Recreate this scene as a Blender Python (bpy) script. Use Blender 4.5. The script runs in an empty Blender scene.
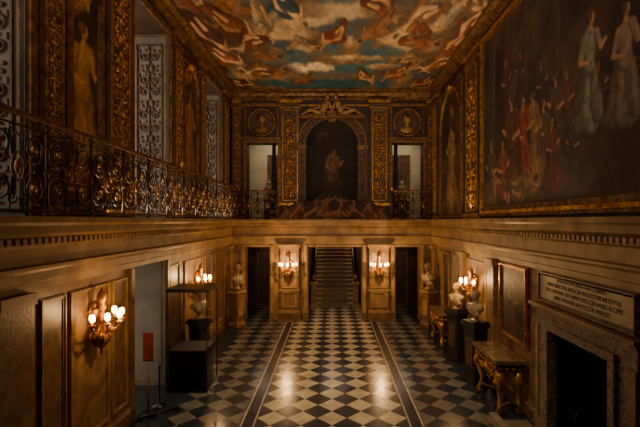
import bpy, bmesh, math, random
import numpy as np
from mathutils import Vector
random.seed(7); rng=np.random.default_rng(11)
pi=math.pi
F=420.0; CX=332.0; CY=221.0; CZ=3.94
XL,XR,YB,YF,ZC,ZL=-4.0,4.0,16.7,-2.5,9.14,4.0

# ------------------------------------------------------------ materials
def lin(c):
    return tuple(((x/255)/12.92 if x/255<=0.04045 else (((x/255)+0.055)/1.055)**2.4) for x in c)
def mat(name,c1,c2=None,rough=.5,metal=0.,scale=3.,bump=0.,bscale=20.,emis=None,es=0,lo=.35,hi=.65,dist=0.):
    m=bpy.data.materials.new(name); m.use_nodes=True; nt=m.node_tree; N=nt.nodes; L=nt.links
    b=N['Principled BSDF']; b.inputs['Roughness'].default_value=rough; b.inputs['Metallic'].default_value=metal
    tc=N.new('ShaderNodeTexCoord')
    c2=c2 or tuple(x*.75 for x in c1)
    n=N.new('ShaderNodeTexNoise'); n.inputs['Scale'].default_value=scale; n.inputs['Detail'].default_value=7; n.inputs['Distortion'].default_value=dist
    L.new(tc.outputs['Object'],n.inputs['Vector'])
    r=N.new('ShaderNodeValToRGB'); r.color_ramp.elements[0].position=lo; r.color_ramp.elements[1].position=hi
    r.color_ramp.elements[0].color=(*lin(c1),1); r.color_ramp.elements[1].color=(*lin(c2),1)
    L.new(n.outputs['Fac'],r.inputs['Fac']); L.new(r.outputs['Color'],b.inputs['Base Color'])
    if bump:
        n2=N.new('ShaderNodeTexNoise'); n2.inputs['Scale'].default_value=bscale; n2.inputs['Detail'].default_value=4
        L.new(tc.outputs['Object'],n2.inputs['Vector'])
        bp=N.new('ShaderNodeBump'); bp.inputs['Strength'].default_value=bump; bp.inputs['Distance'].default_value=.02
        L.new(n2.outputs['Fac'],bp.inputs['Height']); L.new(bp.outputs['Normal'],b.inputs['Normal'])
    if emis:
        b.inputs['Emission Color'].default_value=(*lin(emis),1); b.inputs['Emission Strength'].default_value=es
    return m
STONE=mat('lower_wall_stone',(154,118,76),(100,70,42),.42,scale=1.6,bump=.2,dist=1.4)
STONE2=mat('stone_panel',(128,96,60),(84,58,34),.38,scale=2.6,dist=2.)
TRIM=mat('cornice_stone',(172,138,90),(130,98,60),.42,scale=2.5)
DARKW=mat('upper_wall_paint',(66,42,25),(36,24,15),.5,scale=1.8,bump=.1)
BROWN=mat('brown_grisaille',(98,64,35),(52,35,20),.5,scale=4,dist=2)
GOLD=mat('gilding',(204,146,68),(120,78,33),.36,.65,scale=9)
DGOLD=mat('dull_gilding',(140,97,50),(72,48,25),.45,.4,scale=8)
IRON=mat('wrought_iron_gilt',(96,68,39),(38,28,19),.45,.4,scale=12)
BLACK=mat('black_metal',(14,14,15),(9,9,10),.35,.2)
DARKSTONE=mat('dark_marble',(40,31,25),(24,18,15),.5,scale=4,dist=2)
MARBLE=mat('bust_marble',(160,134,98),(120,96,66),.45,scale=5)
PINKM=mat('veined_marble',(164,138,114),(88,72,62),.3,scale=6,dist=3)
GREYM=mat('grey_plaster',(116,108,94),(92,84,72),.6,scale=1.5)
CREAM=mat('cream_plaster',(200,182,148),(180,160,126),.6,scale=1.5)
TABTOP=mat('console_marble_top',(136,106,70),(86,64,42),.25,scale=8,dist=2)
TABLET=mat('tablet_marble',(200,178,142),(174,148,112),.4,scale=3)
LETTER=mat('letter_paint',(50,36,24),(40,28,18),.5)
RED=mat('sign_red',(134,50,28),(110,38,22),.5)
SOOT=mat('soot_black',(14,12,11),(6,5,5),.9,scale=5)
CLOTH=mat('plinth_cloth',(26,33,44),(17,22,30),.7)
HEARTH=mat('hearth_stone',(136,122,98),(108,94,74),.5,scale=4)
STEPM=mat('stair_stone',(146,118,90),(112,88,64),.5,scale=3)
CARPET=mat('stair_carpet',(112,74,52),(80,50,36),.9,scale=20)
BULB=mat('candle_bulb',(255,225,180),(255,225,180),.4,emis=(255,190,112),es=24)
PCX=mat('pale_gilded_figure',(178,130,78),(112,78,45),.45,.1,scale=6)
DOORW=mat('dark_oak_door',(66,44,27),(42,28,18),.45,scale=5,dist=1.5)
def glassmat(name,t):
    m=bpy.data.materials.new(name); m.use_nodes=True; nt=m.node_tree; N=nt.nodes; L=nt.links; N.clear()
    o=N.new('ShaderNodeOutputMaterial'); mx=N.new('ShaderNodeMixShader'); tr=N.new('ShaderNodeBsdfTransparent'); g=N.new('ShaderNodeBsdfGlossy')
    g.inputs['Roughness'].default_value=.03; tr.inputs['Color'].default_value=(t,t,t,1)
    lw=N.new('ShaderNodeLayerWeight'); lw.inputs['Blend'].default_value=.14
    L.new(lw.outputs['Fresnel'],mx.inputs[0]); L.new(tr.outputs[0],mx.inputs[1]); L.new(g.outputs[0],mx.inputs[2]); L.new(mx.outputs[0],o.inputs[0])
    return m
GLASS=glassmat('clear_glass',.97)

# ------------------------------------------------------------ frames
def TLf(off=0.): return lambda u,v,w:(XL+off+w,u,v)
def TRf(off=0.): return lambda u,v,w:(XR-off-w,u,v)
def TBf(y=YB): return lambda u,v,w:(u,y-w,v)
def TF(x,y,z=0.,a=0.):
    c,s=math.cos(a),math.sin(a)
    return lambda u,v,w:(x+u*c+w*s, y+u*s-w*c, z+v)
# ------------------------------------------------------------ mesh builder
class MB:
    def __init__(s,T): s.v=[];s.f=[];s.mi=[];s.sm=[];s.mats=[];s.T=T
    def add(s,vs,fs,m,smooth=False):
        if m not in s.mats: s.mats.append(m)
        k=s.mats.index(m); o=len(s.v)
        s.v+= [s.T(*p) for p in vs]
        for f in fs: s.f.append([i+o for i in f]); s.mi.append(k); s.sm.append(smooth)
    def box(s,u0,u1,v0,v1,w0,w1,m):
        s.add([(u0,v0,w0),(u1,v0,w0),(u1,v1,w0),(u0,v1,w0),(u0,v0,w1),(u1,v0,w1),(u1,v1,w1),(u0,v1,w1)],
              [(0,3,2,1),(4,5,6,7),(0,1,5,4),(1,2,6,5),(2,3,7,6),(3,0,4,7)],m)
    def run(s,prof,u0,u1,m):
        n=len(prof); vs=[(u0,v,w) for w,v in prof]+[(u1,v,w) for w,v in prof]
        fs=[(i,(i+1)%n,(i+1)%n+n,i+n) for i in range(n)]+[tuple(range(n)),tuple(range(2*n-1,n-1,-1))]
        s.add(vs,fs,m)
    def prism(s,poly,w0,w1,m):
        n=len(poly); vs=[(u,v,w0) for u,v in poly]+[(u,v,w1) for u,v in poly]
        s.add(vs,[(i,(i+1)%n,(i+1)%n+n,i+n) for i in range(n)]+[tuple(range(n)),tuple(range(2*n-1,n-1,-1))],m)
    def tube(s,pts,r,m,seg=6):
        P=[Vector(p) for p in pts]; n=len(P); R=r if isinstance(r,(list,tuple)) else [r]*n
        vs=[];fs=[]; prev=None
        for i in range(n):
            t=(P[min(i+1,n-1)]-P[max(i-1,0)]); t=t.normalized() if t.length>1e-9 else Vector((0,0,1))
            if prev is None:
                a=Vector((0,0,1)) if abs(t.z)<.9 else Vector((1,0,0)); nx=t.cross(a).normalized()
            else:
                nx=prev-t*prev.dot(t); nx=nx.normalized() if nx.length>1e-6 else t.orthogonal().normalized()
            prev=nx; ny=t.cross(nx)
            for k in range(seg):
                a=2*pi*k/seg; vs.append(tuple(P[i]+(nx*math.cos(a)+ny*math.sin(a))*R[i]))
        for i in range(n-1):
            for k in range(seg):
                fs.append((i*seg+k,i*seg+(k+1)%seg,(i+1)*seg+(k+1)%seg,(i+1)*seg+k))
        fs+= [tuple(range(seg))[::-1],tuple(range((n-1)*seg,n*seg))]
        s.add(vs,fs,m,seg>4)
    def lathe(s,cu,cw,prof,m,seg=20,cv=0.):
        vs=[];fs=[];n=len(prof)
        for r,v in prof:
            for k in range(seg):
                a=2*pi*k/seg; vs.append((cu+max(r,.0005)*math.cos(a),cv+v,cw+max(r,.0005)*math.sin(a)))
        for i in range(n-1):
            for k in range(seg): fs.append((i*seg+k,i*seg+(k+1)%seg,(i+1)*seg+(k+1)%seg,(i+1)*seg+k))
        fs+=[tuple(range(seg))[::-1],tuple(range((n-1)*seg,n*seg))]
        s.add(vs,fs,m,True)
    def ell(s,cu,cv,cw,ru,rv,rw,m,seg=10,rings=7):
        vs=[];fs=[]
        for i in range(1,rings):
            p=pi*i/rings
            for k in range(seg):
                a=2*pi*k/seg; vs.append((cu+ru*math.sin(p)*math.cos(a),cv+rv*math.cos(p),cw+rw*math.sin(p)*math.sin(a)))
        vs+=[(cu,cv+rv,cw),(cu,cv-rv,cw)]; t=len(vs)-2; b=t+1
        for i in range(rings-2):
            for k in range(seg): fs.append((i*seg+k,i*seg+(k+1)%seg,(i+1)*seg+(k+1)%seg,(i+1)*seg+k))
        for k in range(seg):
            fs.append((t,(k+1)%seg,k)); fs.append((b,(rings-2)*seg+k,(rings-2)*seg+(k+1)%seg))
        s.add(vs,fs,m,True)
    def arc(s,cu,cv,r0,r1,w0,w1,a0,a1,m,n=24):
        vs=[];fs=[]
        for i in range(n+1):
            a=a0+(a1-a0)*i/n; c,d=math.cos(a),math.sin(a)
            vs+=[(cu+r0*c,cv+r0*d,w0),(cu+r1*c,cv+r1*d,w0),(cu+r1*c,cv+r1*d,w1),(cu+r0*c,cv+r0*d,w1)]
        for i in range(n):
            for k in range(4): fs.append((i*4+k,i*4+(k+1)%4,(i+1)*4+(k+1)%4,(i+1)*4+k))
        fs+=[(0,1,2,3),(n*4+3,n*4+2,n*4+1,n*4)]
        s.add(vs,fs,m)
    def cap(s,p0,p1,r0,r1,m):
        s.tube([p0,tuple((Vector(p0)+Vector(p1))/2),p1],[r0,(r0+r1)/2,r1],m,10)
        s.ell(*p0,r0,r0,r0,m,10,8); s.ell(*p1,r1,r1,r1,m,10,8)
    def frame(s,u0,u1,v0,v1,wd,w0,w1,m,m2=None):
        for a,b,c,d in ((u0,u1,v0,v0+wd),(u0,u1,v1-wd,v1),(u0,u0+wd,v0+wd,v1-wd),(u1-wd,u1,v0+wd,v1-wd)):
            s.box(a,b,c,d,w0,w1*.6+w0*.4,m)
        e=wd*.25;i=wd*.3
        for a,b,c,d in ((u0+e,u1-e,v0+e,v0+e+i),(u0+e,u1-e,v1-e-i,v1-e),(u0+e,u0+e+i,v0+e+i,v1-e-i),(u1-e-i,u1-e,v0+e+i,v1-e-i)):
            s.box(a,b,c,d,w1*.5,w1,m2 or m)
    def done(s,name,parent=None):
        me=bpy.data.meshes.new(name); me.from_pydata(s.v,[],s.f)
        for m in s.mats: me.materials.append(m)
        me.polygons.foreach_set('material_index',s.mi); me.polygons.foreach_set('use_smooth',s.sm)
        bm=bmesh.new(); bm.from_mesh(me); bmesh.ops.recalc_face_normals(bm,faces=bm.faces); bm.to_mesh(me); bm.free()
        o=bpy.data.objects.new(name,me); bpy.context.collection.objects.link(o)
        if parent: o.parent=parent
        return o
def wallpieces(mb,u0,u1,v0,v1,w0,w1,holes,m):
    es=sorted({u0,u1,*[min(max(h[0],u0),u1) for h in holes],*[min(max(h[1],u0),u1) for h in holes]})
    for a,b in zip(es,es[1:]):
        if b-a<1e-4: continue
        c=(a+b)/2; iv=sorted([(max(h[2],v0),min(h[3],v1)) for h in holes if h[0]<c<h[1] and h[3]>v0 and h[2]<v1])
        z=v0
        for lo,hi in iv:
            if lo-z>1e-4: mb.box(a,b,z,lo,w0,w1,m)
            z=max(z,hi)
        if v1-z>1e-4: mb.box(a,b,z,v1,w0,w1,m)
def spiral(cu,cv,r,a0,turns,d,w=0.,n=16,k=.82):
    return [(cu+r*(1-k*t/n)*math.cos(a0+d*2*pi*turns*t/n),cv+r*(1-k*t/n)*math.sin(a0+d*2*pi*turns*t/n),w) for t in range(n+1)]
def candelabra(mb,u0,u1,v0,v1,w,m,border=True):
    W=u1-u0; c=(u0+u1)/2; r=W*.2; t=max(.008,W*.032)
    if border:
        e=W*.05
        for a,b,cc,d in ((u0,u0+e,v0,v1),(u1-e,u1,v0,v1),(u0,u1,v0,v0+e),(u0,u1,v1-e,v1)): mb.box(a,b,cc,d,w-.01,w+.025,m)
    mb.tube([(c,v0+.05,w),(c,v1-.05,w)],t,m,5)
    v=v0+r*1.6; k=0
    while v<v1-r*1.5:
        for sg in (-1,1):
            if k%3!=2:
                mb.tube(spiral(c+sg*r*1.05,v,r*.95,(pi if sg>0 else 0)-sg*.4,1.4,-sg if k%2 else sg,w,12),[t]*6+[t*.8]*7,m,4)
                mb.ell(c+sg*r*1.05,v,w,t*1.8,t*1.8,t*1.4,m,6,4)
                mb.ell(c+sg*r*.7,v+r*1.1,w,r*.5,t*2.0,t,m,6,4); mb.ell(c+sg*r*1.9,v+r*.9,w,t*1.6,r*.4,t,m,6,4)
            else:
                mb.ell(c+sg*r*.5,v,w,r*.5,r*.75,t*2,m,8,5); mb.ell(c+sg*r*1.3,v-r*.4,w,r*.45,r*.3,t*1.4,m,6,4); mb.ell(c+sg*r*1.5,v+r*.4,w,r*.35,r*.25,t*1.4,m,6,4)
        mb.ell(c,v+r*1.1,w,r*.32,r*.5,t*1.8,m,8,5)
        v+=r*2.25; k+=1

# ------------------------------------------------------------ painted canvases
def noise2(nv,nu,cells,oct=5,aspect=1.):
    out=np.zeros((nv,nu)); amp=1; tot=0
    for o in range(oct):
        gy=max(2,int(cells*2**o)); gx=max(2,int(cells*aspect*2**o)); g=rng.random((gy+2,gx+2))
        y=np.linspace(0,gy,nv); x=np.linspace(0,gx,nu)
        yi=y.astype(int); xi=x.astype(int); fy=y-yi; fx=x-xi; fy=fy*fy*(3-2*fy); fx=fx*fx*(3-2*fx)
        a=g[yi][:,xi];b=g[yi][:,xi+1];c=g[yi+1][:,xi];d=g[yi+1][:,xi+1]
        out+=amp*((a*(1-fx)+b*fx)*(1-fy)[:,None]+(c*(1-fx)+d*fx)*fy[:,None]); tot+=amp; amp*=.55
    out/=tot
    return np.clip((out-.5)*1.8+.5,0,1)
class Cv:
    def __init__(s,u0,u1,v0,v1,res):
        s.u0,s.u1,s.v0,s.v1,s.res=u0,u1,v0,v1,res
        s.nu=int((u1-u0)/res)+1; s.nv=int((v1-v0)/res)+1
        s.U,s.V=np.meshgrid(np.linspace(u0,u1,s.nu),np.linspace(v0,v1,s.nv))
        s.C=np.zeros((s.nv,s.nu,3)); k=max(2,int((v1-v0)*2.2)); s.N=noise2(s.nv,s.nu,k,4,(u1-u0)/(v1-v0)); s.N2=noise2(s.nv,s.nu,k*4,3,(u1-u0)/(v1-v0))
    def ramp(s,f,cols):
        xs=[c[0] for c in cols]
        for k in range(3): s.C[...,k]=np.interp(f,xs,[c[1][k] for c in cols])
    def sl(s,a,b,c,d):
        i0=max(0,int((a-s.u0)/s.res)-1);i1=min(s.nu,int((b-s.u0)/s.res)+2);j0=max(0,int((c-s.v0)/s.res)-1);j1=min(s.nv,int((d-s.v0)/s.res)+2)
        return (slice(j0,j1),slice(i0,i1)) if i1>i0 and j1>j0 else None
    def blend(s,q,mask,col): s.C[q]=s.C[q]*(1-mask[...,None])+col*mask[...,None]
    def cap(s,p0,p1,r0,r1,col,fold=0.,al=1.):
        R=max(r0,r1)*1.4
        q=s.sl(min(p0[0],p1[0])-R,max(p0[0],p1[0])+R,min(p0[1],p1[1])-R,max(p0[1],p1[1])+R)
        if q is None: return
        U=s.U[q]-p0[0];V=s.V[q]-p0[1]; du,dv=p1[0]-p0[0],p1[1]-p0[1]; L=math.hypot(du,dv)+1e-6
        t=np.clip((U*du+V*dv)/L**2,0,1); r=r0+(r1-r0)*t
        r=r*(1+.8*(s.N[q]-.5)*(1 if fold else .2))
        d=np.hypot(U-t*du,V-t*dv)/r; sd=(U*dv-V*du)/L/r
        mask=np.clip((1.1-d)/.26,0,1)*al
        nu_=(U-t*du)/r; nv_=(V-t*dv)/r
        sh=.3+.5*np.sqrt(np.clip(1-d*d,0,1))+.36*(nv_*.7-nu_*.6)
        if fold: sh=sh*(1-.42*fold*(.5+.5*np.sin(sd*4.2+s.N[q]*12+t*3)))
        col=np.array(col); s.blend(q,mask,np.clip(sh,.08,1.2)[...,None]*col)
    def poly(s,fn,col,al=1.):
        m=np.clip(fn(s.U,s.V),0,1)*al; s.C=s.C*(1-m[...,None])+np.array(col)*m[...,None]
    def floatfig(s,u,v,L,ang,robe,skin,sg=1,arms=True):
        c,d=math.cos(ang),math.sin(ang)
        def P(a,b): b*=sg; return (u+L*(a*c-b*d),v+L*(a*d+b*c))
        k=random.uniform(-.1,.1)
        s.cap(P(-.1,.02),P(-.6,-.22+k),.22*L,.12*L,np.array(robe)*.6,1)
        s.cap(P(-.1,.1),P(-.4,.26+k),.16*L,.1*L,np.array(robe)*.8,1)
        s.cap(P(.0,0),P(-.3,.1),.12*L,.09*L,skin); s.cap(P(-.3,.1),P(-.5,-.06+k),.08*L,.045*L,skin)
        s.cap(P(.05,-.04),P(-.28,-.1),.18*L,.15*L,robe,1); s.cap(P(-.28,-.1),P(-.48,-.2),.065*L,.04*L,skin)
        s.cap(P(.0,0),P(.22,.04),.12*L,.115*L,skin); s.cap(P(-.02,-.04),P(.16,-.08),.1*L,.06*L,robe,1)
        if arms:
            s.cap(P(.23,.1),P(.33,.22+k),.048*L,.038*L,skin); s.cap(P(.33,.22+k),P(.46,.26),.036*L,.024*L,skin)
        s.cap(P(.22,-.06),P(.14,-.22),.048*L,.034*L,skin)
        s.cap(P(.36,.05),P(.39,.06),.066*L,.062*L,skin); s.cap(P(.39,.09),P(.43,.09),.06*L,.05*L,np.array(skin)*.25)
    def standfig(s,u,v,h,robe,skin,sg=1,arm=.2,lean=0.,al=1.):
        P=lambda a,b:(u+h*(a*sg+lean*b),v+h*b)
        s.cap(P(-.05,.55),P(-.18,.02),.1*h,.12*h,np.array(robe)*.5,1,al)
        s.cap(P(0,.5),P(.04,.05),.12*h,.17*h,robe,.8,al); s.cap(P(.06,.45),P(.14,.05),.07*h,.09*h,np.array(robe)*.75,.9,al)
        s.cap(P(0,.5),P(0,.76),.1*h,.115*h,np.array(robe)*1.05,.6,al)
        s.cap(P(.09,.78),P(.16,.62),.05*h,.045*h,robe,.5,al); s.cap(P(.16,.62),P(.22,.6+arm*.6),.033*h,.022*h,skin,0,al)
        s.cap(P(-.09,.78),P(-.15,.58),.05*h,.045*h,robe,.5,al); s.cap(P(-.15,.58),P(-.02,.54),.03*h,.022*h,skin,0,al)
        s.cap(P(0,.84),P(.005,.87),.032*h,.028*h,skin,0,al)
        s.cap(P(.008,.92),P(.01,.94),.046*h,.05*h,skin,0,al); s.cap(P(-.018,.955),P(-.015,.96),.05*h,.044*h,np.array(skin)*.25,0,al)
    def grain(s,a=.25): s.C*= (1-a/2+a*s.N2)[...,None]
    def obj(s,name,T,w,rough=.5,parent=None,keep=None):
        me=bpy.data.meshes.new(name); nv,nu=s.nv,s.nu
        vs=[T(a,b,w) for a,b in zip(s.U.ravel().tolist(),s.V.ravel().tolist())]
        idx=np.arange(nv*nu).reshape(nv,nu)
        fs=np.stack([idx[:-1,:-1],idx[:-1,1:],idx[1:,1:],idx[1:,:-1]],-1).reshape(-1,4)
        if keep is not None: fs=fs[keep(s.U,s.V)[:-1,:-1].ravel()]
        me.from_pydata(vs,[],fs.tolist())
        ca=me.color_attributes.new('Paint','FLOAT_COLOR','POINT')
        buf=np.ones((nv*nu,4),dtype=np.float32); buf[:,:3]=np.clip(s.C.reshape(-1,3),0,1); ca.data.foreach_set('color',buf.ravel())
        m=bpy.data.materials.new(name+'_oil_paint'); m.use_nodes=True; N=m.node_tree.nodes; at=N.new('ShaderNodeAttribute'); at.attribute_name='Paint'
        N['Principled BSDF'].inputs['Roughness'].default_value=rough
        m.node_tree.links.new(at.outputs['Color'],N['Principled BSDF'].inputs['Base Color']); me.materials.append(m)
        o=bpy.data.objects.new(name,me); bpy.context.collection.objects.link(o)
        if parent: o.parent=parent
        return o
L_=lambda *c: np.array(lin(c))
# ================================================================= SHELL
def floor_mat():
    m=bpy.data.materials.new('marble_chequer'); m.use_nodes=True; nt=m.node_tree; N=nt.nodes; K=nt.links; b=N['Principled BSDF']
    tc=N.new('ShaderNodeTexCoord'); sp=N.new('ShaderNodeSeparateXYZ'); K.new(tc.outputs['Object'],sp.inputs[0])
    def M(op,a,c=None):
        n=N.new('ShaderNodeMath'); n.operation=op
        for i,x in enumerate((a,c)):
            if x is None: continue
            if isinstance(x,(int,float)): n.inputs[i].default_value=x
            else: K.new(x,n.inputs[i])
        return n.outputs[0]
    X,Y=sp.outputs[0],sp.outputs[1]; d=.6
    def chk(X,Y,d):
        u=M('FLOOR',M('DIVIDE',M('ADD',M('ADD',X,Y),d/2+60*d),d)); v=M('FLOOR',M('DIVIDE',M('ADD',M('SUBTRACT',X,Y),d/2+60*d),d))
        return M('SUBTRACT',1.,M('MODULO',M('ADD',u,v),2.))
    ax=M('ABSOLUTE',X)
    c1=chk(X,Y,d)
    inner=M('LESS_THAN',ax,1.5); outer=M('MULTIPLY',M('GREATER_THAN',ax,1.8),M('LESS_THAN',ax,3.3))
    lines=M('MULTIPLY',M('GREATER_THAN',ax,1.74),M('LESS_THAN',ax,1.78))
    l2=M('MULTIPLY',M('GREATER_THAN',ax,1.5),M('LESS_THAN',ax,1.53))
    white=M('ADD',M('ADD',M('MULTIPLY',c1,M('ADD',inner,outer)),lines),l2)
    fu=M('ABSOLUTE',M('SUBTRACT',M('FRACT',M('DIVIDE',M('ADD',M('ADD',X,Y),d/2+60*d),d)),.5)); fv=M('ABSOLUTE',M('SUBTRACT',M('FRACT',M('DIVIDE',M('ADD',M('SUBTRACT',X,Y),d/2+60*d),d)),.5))
    gr=M('GREATER_THAN',M('MAXIMUM',fu,fv),.488)
    no=N.new('ShaderNodeTexNoise'); no.inputs['Scale'].default_value=2.5; no.inputs['Detail'].default_value=8; no.inputs['Distortion'].default_value=1.5; K.new(tc.outputs['Object'],no.inputs['Vector'])
    def rp(c1,c2):
        r=N.new('ShaderNodeValToRGB'); r.color_ramp.elements[0].color=(*lin(c1),1); r.color_ramp.elements[1].color=(*lin(c2),1)
        r.color_ramp.elements[0].position=.35; r.color_ramp.elements[1].position=.68; K.new(no.outputs['Fac'],r.inputs['Fac']); return r.outputs[0]
    mw=N.new('ShaderNodeMix'); mw.data_type='RGBA'; K.new(outer,mw.inputs[0]); K.new(rp((176,160,130),(138,124,98)),mw.inputs[6]); K.new(rp((112,104,90),(84,78,66)),mw.inputs[7])  # outer white tiles darkened in colour for the dimmer light at the sides
    mx=N.new('ShaderNodeMix'); mx.data_type='RGBA'; K.new(white,mx.inputs[0]); K.new(rp((28,33,40),(44,47,51)),mx.inputs[6]); K.new(mw.outputs[2],mx.inputs[7])
    mg=N.new('ShaderNodeMix'); mg.data_type='RGBA'; K.new(M('MULTIPLY',gr,.6),mg.inputs[0]); K.new(mx.outputs[2],mg.inputs[6]); mg.inputs[7].default_value=(.03,.025,.02,1)
    K.new(mg.outputs[2],b.inputs['Base Color'])
    K.new(M('ADD',M('MULTIPLY',no.outputs['Fac'],.2),.1),b.inputs['Roughness'])
    return m
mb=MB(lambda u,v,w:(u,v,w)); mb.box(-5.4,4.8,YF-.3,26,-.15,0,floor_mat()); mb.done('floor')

UW=[(3.6,5.5,4.0,8.5),(8.4,10.3,4.0,8.5),(13.2,15.1,4.0,8.5)]
LW=[(8.4,10.1,0.,3.2)]
mb=MB(TLf()); wallpieces(mb,YF,YB,0,3.9,-1.2,0,LW,STONE); wallpieces(mb,YF,YB,3.9,ZC,-1.2,0,UW,DARKW); mb.done('wall_left')
FP=(5.85,7.5,0,1.99)
mb=MB(TRf()); wallpieces(mb,YF,YB,0,3.9,-.7,0,[FP],STONE); wallpieces(mb,YF,YB,3.9,ZC,-.7,0,[],DARKW); mb.done('wall_right')
LH=[(-3.46,-2.47,0,3.0),(-.95,1.19,0,3.0),(2.51,3.5,0,3.0)]
UH=[(-3.38,-2.15,4.0,7.04),(2.39,3.62,4.0,7.04)]
mb=MB(TBf()); wallpieces(mb,-5.2,4.7,0,3.9,-.5,0,LH,STONE); wallpieces(mb,-5.2,4.7,3.9,ZC,-.5,0,UH,DARKW); mb.done('wall_back')
mb=MB(TBf(YF)); mb.box(-5.2,4.7,0,ZC,-.3,0,STONE); mb.done('wall_front')
mb=MB(lambda u,v,w:(u,v,w))
mb.box(-5.2,4.7,17.2,19.9,3.3,3.95,STONE)
mb.box(-5.2,4.7,19.5,19.8,3.95,8.3,CREAM); mb.box(-5.2,4.7,17.2,19.8,8.0,8.3,CREAM)
for a,b in ((-5.2,-4.9),(4.4,4.7)): mb.box(a,b,17.2,19.5,3.95,8,CREAM)
mb.done('wall_corridor')
mb=MB(lambda u,v,w:(u,v,w))
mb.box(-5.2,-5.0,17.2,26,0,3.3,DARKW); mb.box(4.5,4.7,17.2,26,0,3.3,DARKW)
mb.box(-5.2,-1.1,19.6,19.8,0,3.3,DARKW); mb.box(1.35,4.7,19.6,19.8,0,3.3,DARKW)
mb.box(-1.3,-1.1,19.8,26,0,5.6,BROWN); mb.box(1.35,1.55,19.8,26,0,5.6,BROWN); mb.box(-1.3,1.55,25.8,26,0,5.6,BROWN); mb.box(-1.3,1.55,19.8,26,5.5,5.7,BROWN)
mb.done('wall_stair_hall')

# ================================================================= STAIRCASE
mb=MB(lambda u,v,w:(u,v,w)); ns=16; y0=19.2; rs,tr=.172,.31
for i in range(ns):
    mb.box(-.85,1.1,y0+i*tr,y0+(i+1)*tr+.02,0 if i==0 else (i-1)*rs,(i+1)*rs-.03,STEPM)
    mb.box(-.87,1.12,y0+i*tr-.03,y0+(i+1)*tr,(i+1)*rs-.03,(i+1)*rs,TRIM)
    mb.box(-.45,.7,y0+i*tr-.035,y0+(i+1)*tr,(i+1)*rs-.0,(i+1)*rs+.012,CARPET)
mb.box(-1.1,1.35,y0+ns*tr,25.8,ns*rs-.3,ns*rs,STEPM)
for xx in (-.82,1.07):
    for i in range(ns):
        for k in (.25,.75):
            yy=y0+(i+k)*tr; z=(i+1)*rs; mb.tube([(xx,yy,z),(xx,yy,z+.9)],.012,IRON,4)
            mb.ell(xx,yy,z+.45,.02,.03,.06,DGOLD,6,4)
    mb.tube([(xx,y0+.1,rs+.9),(xx,y0+ns*tr,ns*rs+1.05)],.035,DGOLD,6)
mb.done('staircase')
for xx in (-.82,1.07):
    m2=MB(TF(xx,19.02)); m2.box(-.12,.12,0,1.1,-.12,.12,STONE); m2.box(-.15,.15,1.1,1.17,-.15,.15,TRIM); m2.box(-.15,.15,0,.15,-.15,.15,TRIM)
    m2.lathe(0,0,[(.05,1.17),(.11,1.27),(.13,1.36),(.08,1.45),(.02,1.52)],DGOLD); m2.done('newel_post')

# ================================================================= CORNICES
def entab(mb,u0,u1,P):
    mb.run([(0,3.02),(.06,3.02),(.06,3.12),(.09,3.14),(.09,3.26),(.12,3.30),(.12,3.34),(.04,3.36),(.04,3.58),(.10,3.62),(.10,3.72),(P*.6,3.74),(P*.85,3.78),(P*.85,3.88),(P,3.92),(P,4.0),(0,4.0)],u0,u1,TRIM)
    n=int((u1-u0)/.13)
    for i in range(n):
        a=u0+(i+.2)*(u1-u0)/n; mb.box(a,a+.075,3.635,3.715,.10,.155,TRIM)
mb=MB(TLf()); entab(mb,YF,YB,.42); mb.done('trim_cornice_left')
mb=MB(TRf()); entab(mb,YF,YB,.24); mb.done('trim_cornice_right')
mb=MB(TBf()); entab(mb,XL+.05,XR-.05,.3)
mb.done('trim_cornice_back')
for nm,T,a,b in (('left',TLf(),YF,YB),('right',TRf(),YF,YB),('back',TBf(),XL,XR)):
    mb=MB(T)
    mb.run([(0,8.72),(.05,8.72),(.05,8.82),(.12,8.88),(.14,8.98),(.26,9.04),(.26,9.12),(0,9.12)],a,b,DGOLD)
    if nm=='back': mb.run([(0,8.5),(.04,8.5),(.04,8.56),(0,8.56)],a,b,GOLD)
    mb.done('trim_upper_cornice_'+nm)
def skirt(T,runs,nm):
    mb=MB(T)
    for a,b in runs: mb.run([(0,0),(.07,0),(.07,.22),(.04,.28),(0,.28)],a,b,STONE2)
    mb.done('baseboard_'+nm)
skirt(TLf(),[(YF,8.4),(10.1,YB)],'left'); skirt(TRf(),[(YF,5.2),(8.15,YB)],'right'); skirt(TBf(),[(-4,-3.62),(3.66,4)],'back')

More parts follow.
